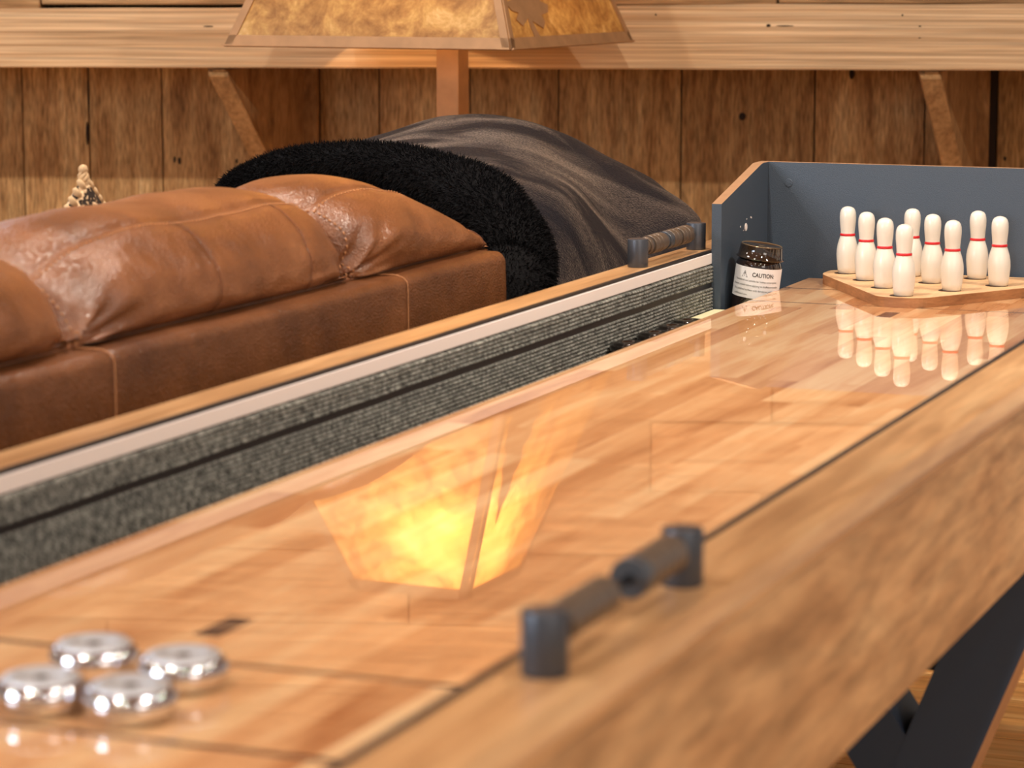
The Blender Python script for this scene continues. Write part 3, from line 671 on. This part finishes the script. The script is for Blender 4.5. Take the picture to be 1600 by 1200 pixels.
# ------------------------------------------------------------------ sofa, seen from behind
SF = thing('leather_sofa', 'cognac brown leather sofa seen from behind, running along the table\'s left side', 'sofa', (-1.9, 2.6, 0))
ZS = 0.840; XS = -1.420
def soft_frame():
    """back frame slab with soft rounded edges and slight sag"""
    bm = bmesh.new(); prof = []
    xi, xo, zb = -1.56, XS, 0.10
    R_ = 0.014
    prof = [(xi, zb), (xi, ZS - .004)] + [(xi + .01, ZS)] + [(xo - 0.05, ZS + .001), (xo - .03, ZS)] + [(xo - R_ + R_ * math.sin(a), ZS - R_ + R_ * math.cos(a)) for a in [PI / 2 * k / 6 for k in range(7)]] + [(xo + .001, ZS - .06), (xo, 0.5), (xo, zb)]
    ys = [0.9 + 2.66 * i / 220 for i in range(221)]
    prev = None; rings = []
    for y in ys:
        e = max(0.0, (y - (3.56 - 0.03)) / 0.03); sh = 0.02 * (1 - math.sqrt(max(0, 1 - min(1, e) ** 2)))
        sh2 = sh
        g = 0.0
        for ys_ in (2.462, 3.203): g += 0.0018 * math.exp(-((y - ys_) / 0.006) ** 2)
        cur = []
        for x, z in prof:
            nz = noise.noise(Vector((y * 3.5, z * 5, x * 5)))
            cur.append(bm.verts.new((x - (sh2 if x > -1.5 else -sh2) - (g if x > -1.49 else 0) + 0.0022 * nz * (x > -1.5), y, z - (sh * .8 if z > .7 else 0) - (g if z > .82 else 0) + 0.0015 * noise.noise(Vector((y * 4, 7, x * 9))) * (z > .7))))
        if prev:
            for k in range(len(cur)): bm.faces.new((prev[k], prev[(k + 1) % len(cur)], cur[(k + 1) % len(cur)], cur[k]))
        else: bm.faces.new(cur)
        prev = cur
    bm.faces.new(prev[::-1]); bmesh.ops.recalc_face_normals(bm, faces=bm.faces[:])
    return bm
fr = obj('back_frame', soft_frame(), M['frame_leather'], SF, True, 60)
for ys_ in (2.462, 3.203):
    pts = [(-1.472, ys_, ZS + .0006), (-1.44, ys_, ZS + .0008), (-1.4295, ys_, ZS - .0012), (-1.4225, ys_, ZS - .0055), (-1.4195, ys_, ZS - .014), (-1.4188, ys_, ZS - .06), (-1.4194, ys_, ZS - .3), (-1.4194, ys_, 0.12)]
    obj('seam', tube([catmull(pts, k / 60) for k in range(61)], 0.0007, 6), M['thread'], fr, True)
# loose pillow-top back cushions
CP = [(-1.505, 0.60), (-1.490, 0.70), (-1.478, 0.800), (-1.474, 0.838), (-1.455, 0.848), (-1.443, 0.872), (-1.446, 0.902), (-1.462, 0.930), (-1.487, 0.951), (-1.512, 0.9605), (-1.545, 0.972), (-1.590, 0.9755), (-1.640, 0.968), (-1.690, 0.940), (-1.722, 0.890), (-1.738, 0.80), (-1.735, 0.66), (-1.70, 0.50), (-1.60, 0.46)]
CEN = Vector((-1.60, 0, 0.80))
def csurf(y0, y1, u, v, seed, zs=1.0, taper=0.0, thr=0.8):
    p = catmull([Vector((x, 0, z)) for x, z in CP], v)
    w_ = abs(2 * u - 1)
    env = 1 - w_ ** 6 * 0.16 - w_ ** 24 * 0.10
    q = CEN + (p - CEN) * env
    # keep the foot of the face on the frame
    if p.z < 0.85 and p.x > -1.52: q = p.copy() - Vector((0.006 * w_ ** 6, 0, 0))
    y = y0 + (y1 - y0) * (u + 0.02 * math.sin(PI * 2 * u) * 0)
    if taper:
        tt = max(0, (u - 0.2) / 0.8); k = 0.90 - (taper - .1) * tt ** 1.8
        q.z = 0.835 + (q.z - 0.835) * k if q.z > 0.835 else q.z
        if q.x > -1.6 and q.z > .835: q.x -= 0.02 * tt ** 2
    else:
        pass
    top = max(0.0, min(1.0, (q.z - 0.845) / 0.03))
    if not taper: q.z -= top * (0.008 + 0.014 * (1 - u) ** 1.5)
    q.z += top * (0.010 * noise.noise(Vector((y * 5.0, seed, 0))) + 0.004 * noise.noise(Vector((y * 14, seed, v * 4))))
    q.x += top * 0.010 * noise.noise(Vector((y * 5.5, seed + 9, v * 6))) + top * 0.003 * noise.noise(Vector((y * 22, seed + 3, v * 22)))
    # folds fanning out of the lower near corner
    ym = (y - y0); zz_ = q.z - 0.842
    if q.x > -1.53 and zz_ > -0.01:
        rr = math.hypot(ym, zz_ * 1.6); an = math.atan2(zz_ * 1.6, ym + 1e-6)
        f = math.exp(-(rr / 0.10) ** 2) * min(1, rr / 0.02)
        q.x += 0.0095 * f * math.sin(an * 7.0 + 0.6 + rr * 18) + 0.003 * f * math.sin(an * 17 + seed)
        q.x -= 0.013 * math.exp(-((an - 0.72 - rr * 1.5) / 0.20) ** 2) * math.exp(-(rr / 0.11) ** 2) * min(1, rr / .03)
        ym2 = (y1 - y); rr = math.hypot(ym2, zz_ * 1.6); an = math.atan2(zz_ * 1.6, ym2 + 1e-6)
        f = math.exp(-(rr / 0.07) ** 2) * min(1, rr / 0.02)
        q.x += 0.003 * f * math.sin(an * 8 + seed)
    # seam grooves: the lengthwise top seam
    q2 = q - CEN
    dv = abs(v - VS); q -= q2.normalized() * 0.0035 * math.exp(-(dv / 0.008) ** 2)
    q.y = y
    return q
VS = 9 / 18.0
def cushion(y0, y1, seed, cross, taper=0.0):
    nu, nv = 220, 150; bm = bmesh.new(); g = []
    for i in range(nu + 1):
        u = i / nu
        col = []
        for j in range(nv + 1):
            q = csurf(y0, y1, u, j / nv, seed, taper=taper)
            for cu in cross:
                d = abs(u - cu - 0.07 * (VS - j / nv) * 0)
                if j / nv < VS: q.x -= 0.0022 * math.exp(-(d / 0.006) ** 2)
            col.append(bm.verts.new(q))
        g.append(col)
    for i in range(nu):
        for j in range(nv): bm.faces.new((g[i][j], g[i + 1][j], g[i + 1][j + 1], g[i][j + 1]))
        bm.faces.new((g[i][nv], g[i + 1][nv], g[i + 1][0], g[i][0]))
    bm.faces.new(g[0][::-1]); bm.faces.new(g[nu])
    bmesh.ops.recalc_face_normals(bm, faces=bm.faces[:])
    o = obj('back_cushion', bm, M['leather'], SF, True, 75)
    # stitches along the top seam, the near edge and the cross seams
    st = bmesh.new()
    def run(path, off=0.0009, step=0.0075, r=0.0011):
        pts = [Vector(p) for p in path]; acc = 0
        for a, b in zip(pts, pts[1:]):
            l = (b - a).length; acc += l
            if acc >= step:
                acc = 0; d = (b - a).normalized(); c0 = b - d * 0.0024; c1 = b + d * 0.0024
                tube([c0, (c0 + c1) / 2, c1], [r * .5, r, r * .5], 5, st)
    def outward(u, v):
        q = csurf(y0, y1, u, v, seed, taper=taper); a = csurf(y0, y1, min(1, u + .004), v, seed, taper=taper); b = csurf(y0, y1, u, v + .004, seed, taper=taper)
        n_ = (a - q).cross(b - q); 
        if n_.length < 1e-12: return q
        n_.normalize(); c_ = (q - CEN); c_.y = 0
        if n_.dot(c_) < 0: n_ = -n_
        return q + n_ * 0.0008
    run([outward(0.012 + 0.976 * k / 400, VS - 0.022) for k in range(401)])
    run([outward(0.018, 0.20 + (VS - 0.20) * k / 200) for k in range(201)], step=0.008, r=0.0011)
    run([outward(0.985, 0.19 + (VS - 0.20) * k / 200) for k in range(201)], step=0.008, r=0.0010)
    obj('stitching', st, M['thread'], o, True)
    for cu in cross: obj('cross_seam', tube([outward(cu, 0.19 + (VS - 0.20) * k / 60) for k in range(61)], 0.0006, 5), M['darkthread'], o, True)
    # piping where the cushion meets the frame
    return o
cushion(1.78, 2.446, 1.3, (0.5,))
cushion(2.452, 3.118, 4.4, (0.43, 0.80))
cushion(3.124, 3.62, 8.1, (0.87,), taper=0.88)
obj('piping', tube([(-1.4665 + 0.0006 * math.sin(y * 20), y, ZS + .0015) for y in [0.95 + 2.56 * k / 200 for k in range(201)]], 0.0028, 8), M['leather'], SF, True)
# seat side, mostly hidden
obj('seat_base', B(-2.42, -1.56, 0.95, 3.50, 0.12, 0.30, bev=0.02), M['leather'], SF, True, 40)
for ya, yb in ((0.97, 1.775), (1.785, 2.60), (2.61, 3.48)):
    obj('seat_cushion', B(-2.44, -1.745, ya, yb, 0.30, 0.452, bev=0.03, seg=4), M['leather'], SF, True, 40)
for x in (-1.50, -2.36):
    for y in (1.05, 3.42): obj('foot', B(x - .03, x + .03, y - .03, y + .03, 0.001, 0.119, bev=.004), M['leg_black'], SF)

# ------------------------------------------------------------------ woven pillow behind the cushions
PL = thing('throw_pillow', 'black and cream woven throw pillow corner with tassel peeking above the sofa back', 'pillow', (-1.83, 3.09, 0.46))
bm = bmesh.new(); n = 40; half = 0.20; grid = {}
PX, PY, PZ = -1.812, 3.075, 0.708
for sgn in (1, -1):
    for i in range(n + 1):
        for j in range(n + 1):
            a = -1 + 2 * i / n; b = -1 + 2 * j / n
            if sgn < 0 and (i in (0, n) or j in (0, n)): grid[(sgn, i, j)] = grid[(1, i, j)]; continue
            th = 0.060 * ((1 - a * a) * (1 - b * b)) ** 0.45
            k1 = a * half * (1 - 0.06 * (1 - b * b)); k2 = b * half * (1 - 0.06 * (1 - a * a))
            dy = (k1 - k2) / math.sqrt(2); dz = (k1 + k2) / math.sqrt(2)
            grid[(sgn, i, j)] = bm.verts.new((PX + sgn * th, PY + dy * 1.0, max(0.456, PZ + dz * 0.92)))
for sgn in (1, -1):
    for i in range(n):
        for j in range(n):
            f = [grid[(sgn, i, j)], grid[(sgn, i + 1, j)], grid[(sgn, i + 1, j + 1)], grid[(sgn, i, j + 1)]]
            try: bm.faces.new(f)
            except ValueError: pass
bmesh.ops.recalc_face_normals(bm, faces=bm.faces[:])
obj('pillow_cover', bm, M['weave'], PL, True)
bm = bmesh.new()
ztop = PZ + half * math.sqrt(2) * 0.92
for k in range(5):
    a = 2 * PI * k / 5
    tube([(PX + .005 * math.cos(a + q * .9), PY + .005 * math.sin(a + q * .9), ztop - .018 + q * .005) for q in range(5)], [.002, .003, .0035, .003, .001], 6, bm)
for sg in (-1, 1):
    for q in range(7):
        c = Vector((PX + .003, PY + sg * (.010 + q * .011), ztop - .014 - q * .0098)); tube([c + Vector((-.002, -.004, .006)), c, c + Vector((.002, .004, -.006))], [.003, .0048, .003], 6, bm)
obj('tassel', bm, M['cream'], PL, True)
bm = bmesh.new(); bmesh.ops.create_icosphere(bm, subdivisions=3, radius=0.0062, matrix=Matrix.Translation((PX, PY, ztop + .005)))
obj('tassel_knot', bm, M['cream'], PL, True)

# ------------------------------------------------------------------ plush blanket over the far end
AR = [
[(-2.194, 4.185, 0.806), (-2.12, 4.161, 0.875), (-1.987, 4.106, 0.907), (-1.818, 4.012, 0.916), (-1.674, 3.908, 0.901), (-1.557, 3.815, 0.868), (-1.499, 3.741, 0.829), (-1.471, 3.690, 0.79), (-1.462, 3.640, 0.736)],
[(-2.235, 4.384, 0.811), (-2.159, 4.36, 0.88), (-2.033, 4.303, 0.92), (-1.861, 4.21, 0.951), (-1.696, 4.115, 0.941), (-1.546, 4.013, 0.892), (-1.483, 3.93, 0.841), (-1.448, 3.837, 0.775), (-1.43, 3.736, 0.702)],
[(-2.217, 4.607, 0.794), (-2.108, 4.542, 0.894), (-2.003, 4.476, 0.935), (-1.88, 4.418, 0.967), (-1.722, 4.319, 0.961), (-1.57, 4.218, 0.907), (-1.488, 4.144, 0.843), (-1.445, 4.053, 0.782), (-1.42, 3.956, 0.675)],
[(-2.149, 4.741, 0.773), (-2.106, 4.705, 0.872), (-2.03, 4.681, 0.923), (-1.91, 4.621, 0.959), (-1.744, 4.526, 0.938), (-1.58, 4.43, 0.891), (-1.451, 4.32, 0.841), (-1.381, 4.24, 0.798), (-1.343, 4.147, 0.655)],
[(-2.134, 4.855, 0.678), (-2.099, 4.869, 0.801), (-2.034, 4.841, 0.865), (-1.948, 4.821, 0.893), (-1.766, 4.679, 0.871), (-1.609, 4.58, 0.826), (-1.489, 4.466, 0.795), (-1.406, 4.338, 0.756), (-1.385, 4.292, 0.635)]]
for a in AR:
    a.insert(0, (a[0][0] - .02, a[0][1], 0.55)); a.insert(0, (a[0][0] - .02, a[0][1], 0.25)); a.append((a[-1][0], a[-1][1] , 0.45)); a.append((a[-1][0] , a[-1][1], 0.20))
AR.append([(x * 0.97 - 0.05, y + 0.12, max(0.18, z * 0.55)) for x, y, z in AR[-1]]); AR.append([(x * 0.97 - 0.05, y + 0.03, 0.05) for x, y, z in AR[-1]])
BK = thing('fur_blanket', 'plush black fur blanket heaped over the far end of the leather sofa', 'blanket', (-1.75, 4.2, 0))
def bsurf(s, t):
    rows = [catmull(a, t) for a in AR]
    p = catmull(rows, s)
    return p
NS, NT = 150, 260
bm = bmesh.new(); g = []
for i in range(NS + 1):
    s = i / NS; row = []
    for j in range(NT + 1):
        t = j / NT; p = bsurf(s, t)
        c = Vector((-1.8, 4.35, 0.6)); d = (p - c).normalized()
        # long soft folds sweeping down from the crest towards the table
        ph = s * 19 - (t - 0.5) * 12 + 1.6 * noise.noise(p * 3)
        amp = 0.006 + 0.009 * max(0, min(1, (t - 0.5) * 4))
        p = p + d * (amp * math.sin(ph) + 0.010 * noise.noise(p * 5) + 0.004 * noise.noise(p * 14))
        if p.x > -1.335: p.x = -1.335
        row.append(bm.verts.new(p))
    g.append(row)
for i in range(NS):
    for j in range(NT): bm.faces.new((g[i][j], g[i][j + 1], g[i + 1][j + 1], g[i + 1][j]))
bmesh.ops.recalc_face_normals(bm, faces=bm.faces[:])
bk = obj('blanket_top', bm, M['fur'], BK, True)
def blades(name, samples, mat, parent, wd=0.0009, lean=Vector((0.25, -0.4, -0.35)), jit=0.45):
    V = []; Fc = []
    for p, n_, l in samples:
        d = (n_ + lean + Vector((random.gauss(0, jit), random.gauss(0, jit), random.gauss(0, jit)))).normalized()
        l *= random.uniform(.6, 1.3); sd = d.cross(Vector((random.random() - .5, random.random() - .5, random.random() - .5))).normalized() * wd
        k = len(V); m1 = p + d * l * .55; tip = p + (d + lean * .5).normalized() * l
        V += [p - sd - n_ * .001, p + sd - n_ * .001, m1 + sd * .7, m1 - sd * .7, tip]; Fc += [(k, k + 1, k + 2, k + 3), (k + 3, k + 2, k + 4)]
    me = bpy.data.meshes.new(name); me.from_pydata([tuple(v) for v in V], [], Fc); me.update()
    o = obj(name, me, mat, parent); o['kind'] = 'stuff'; return o
# thick rolled edge framing the opening
a0 = AR[0]; rads = [.03, .03, .028, .028, .029, .032, .042, .052, .058, .060, .060, .055, .05]
N0 = 150
cpts = [catmull(a0, k / N0) for k in range(N0 + 1)]
rr = []
for k in range(N0 + 1):
    f = k / N0 * (len(rads) - 1); i = min(int(f), len(rads) - 2); rr.append((rads[i] * (1 - f + i) + rads[i + 1] * (f - i)) * (1 + 0.07 * noise.noise(Vector((k * .09, 3, 3)))))
tb = tube(cpts, rr, 28)
samp = []
tb.faces.ensure_lookup_table()
for f_ in tb.faces:
    c = f_.calc_center_median()
    if c.z < 0.6 or len(f_.verts) != 4: continue
    vs_ = [v.co.copy() for v in f_.verts]; n_ = f_.normal.copy()
    for _ in range(14):
        a_, b_2 = random.random(), random.random()
        samp.append((vs_[0].lerp(vs_[1], a_).lerp(vs_[3].lerp(vs_[2], a_), b_2), n_, 0.010))
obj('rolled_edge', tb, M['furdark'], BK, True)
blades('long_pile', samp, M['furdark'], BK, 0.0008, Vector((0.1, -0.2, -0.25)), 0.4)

# ------------------------------------------------------------------ floor lamp
LC = Vector((-2.305, 5.344, 0)); ZL = 1.066; ZTp = 1.575
LP = thing('floor_lamp', 'bronze floor lamp with a square pyramid amber mica shade and pine tree cutout', 'lamp', (-2.263, 5.335, 0))
ang = math.radians(-2.4); ca, sa = math.cos(ang), math.sin(ang)
def LQ(a, b, z, off=Vector((0, 0, 0))): return Vector((LC.x + a * ca - b * sa, LC.y + a * sa + b * ca, z)) + off
h0, h1 = 0.317, 0.132
cors = [(-1, -1), (1, -1), (1, 1), (-1, 1)]
def face_pt(i, s, t, off=0.0):
    """i: face index; s -1..1 across; t 0..1 upwards"""
    a = cors[i]; b = cors[(i + 1) % 4]; h = h0 + (h1 - h0) * t
    x = (a[0] * (1 - s) / 2 + b[0] * (1 + s) / 2) * h; y = (a[1] * (1 - s) / 2 + b[1] * (1 + s) / 2) * h
    nx, ny = [(0, -1), (1, 0), (0, 1), (-1, 0)][i]; sl = (h0 - h1) / (ZTp - ZL); nn = Vector((nx, ny, sl)).normalized()
    return LQ(x + nn.x * off, y + nn.y * off, ZL + (ZTp - ZL) * t + nn.z * off)
shade = bpy.data.objects.new('lamp_shade', None); C.objects.link(shade); shade.location = (LC.x, LC.y, ZL); shade.parent = LP; shade.matrix_parent_inverse = world_of(LP).inverted()
for i in range(4):
    bm = bmesh.new(); g2 = [[bm.verts.new(face_pt(i, -0.985 + 1.97 * a / 8, 0.01 + .98 * b / 8)) for a in range(9)] for b in range(9)]
    for a in range(8):
        for b in range(8): bm.faces.new((g2[b][a], g2[b][a + 1], g2[b + 1][a + 1], g2[b + 1][a]))
    obj('mica_panel', bm, M['mica'], shade)
    def strip(pts4, th=0.003):
        o_ = [face_pt(i, s, t, 0.0005) for s, t in pts4]; d = (face_pt(i, 0, .5, 0.0005 + th) - face_pt(i, 0, .5, 0.0005)); return prism(o_, d)
    fb = bmesh.new(); ws = 0.052
    addmesh(fb, strip([(-1, 0), (1, 0), (1, 0.045), (-1, 0.045)]))
    addmesh(fb, strip([(-1, 0.955), (1, 0.955), (1, 1), (-1, 1)]))
    for sg in (-1, 1): addmesh(fb, strip([(sg, 0), (sg, 1), (sg * (1 - ws * 2.6), 1), (sg * (1 - ws), 0)]))
    addmesh(fb, strip([(-1, 0), (1, 0), (1, 0.006), (-1, 0.006)], 0.007))
    obj('shade_frame', fb, M['copper'], shade)
def tree_cut(i, s0, sc, k):
    rnd = random.Random(k)
    right = [(0.05, 0.02), (0.035, 0.07), (0.03, 0.105), (0.16, 0.075), (0.24, 0.10), (0.20, 0.125), (0.33, 0.135), (0.36, 0.165), (0.24, 0.18), (0.30, 0.215), (0.22, 0.26), (0.27, 0.31), (0.15, 0.35), (0.20, 0.41), (0.10, 0.47), (0.12, 0.54), (0.04, 0.60), (0.0, 0.68)]
    left = [(-x * rnd.uniform(.8, 1.0), z_ + 0.012) for x, z_ in right[:-1]]
    outline = [(max(-0.97, s0 + x * sc + (0.10 * (z_ < 0.1) * (0.1 - z_) / 0.1)), z_) for x, z_ in right + left[::-1]]
    o_ = [face_pt(i, s, t, 0.0008) for s, t in outline]; d = face_pt(i, 0, .5, 0.003) - face_pt(i, 0, .5, 0.0008)
    bm = prism(o_, d); bmesh.ops.triangulate(bm, faces=[f for f in bm.faces if len(f.verts) > 4]); return bm
obj('tree_cutout', tree_cut(1, -0.62, 1.0, 3), M['copper'], shade)
obj('tree_cutout', tree_cut(3, 0.3, 1.0, 5), M['copper'], shade)
px_, py_ = -2.263, 5.342
def rbox(h, z0, z1, name, mat, bev=.002):
    bm = B(-h, h, -h, h, z0, z1, bev=bev); bmesh.ops.transform(bm, matrix=Matrix.Translation((px_, py_, 0)) @ Matrix.Rotation(ang, 4, 'Z'), verts=bm.verts); return obj(name, bm, mat, LP)
rbox(0.0255, 0.03, 1.20, 'pole', M['copper']); rbox(0.16, 0.001, 0.03, 'base', M['copper'], .006)
rbox(0.012, 1.20, 1.375, 'socket', M['copper'])
for a in (0, PI / 2):
    d = Vector((math.cos(a + ang), math.sin(a + ang), 0)) * h1; obj('shade_arm', cyl(Vector((LC.x, LC.y, ZTp - .01)) - d, Vector((LC.x, LC.y, ZTp - .01)) + d, .004, 10), M['copper'], LP)
obj('socket_arm', cyl((px_, py_, 1.372), (px_ + .035, py_ - .085, 1.395), .008, 12), M['copper'], LP)
obj('harp', cyl((px_, py_, 1.37), (LC.x, LC.y, ZTp - .008), .004, 10), M['copper'], LP)
bm = bmesh.new(); bmesh.ops.create_uvsphere(bm, u_segments=24, v_segments=16, radius=0.022, matrix=Matrix.Translation((px_ + .035, py_ - .085, 1.415)))
obj('bulb', bm, M['bulb'], LP, True)
pl = light('POINT', 'lamp_bulb_light', (px_ + 0.035, py_ - 0.085, 1.415), 30, (1.0, 0.62, 0.30), 0.035); pl.parent = LP; pl.matrix_parent_inverse = world_of(LP).inverted()
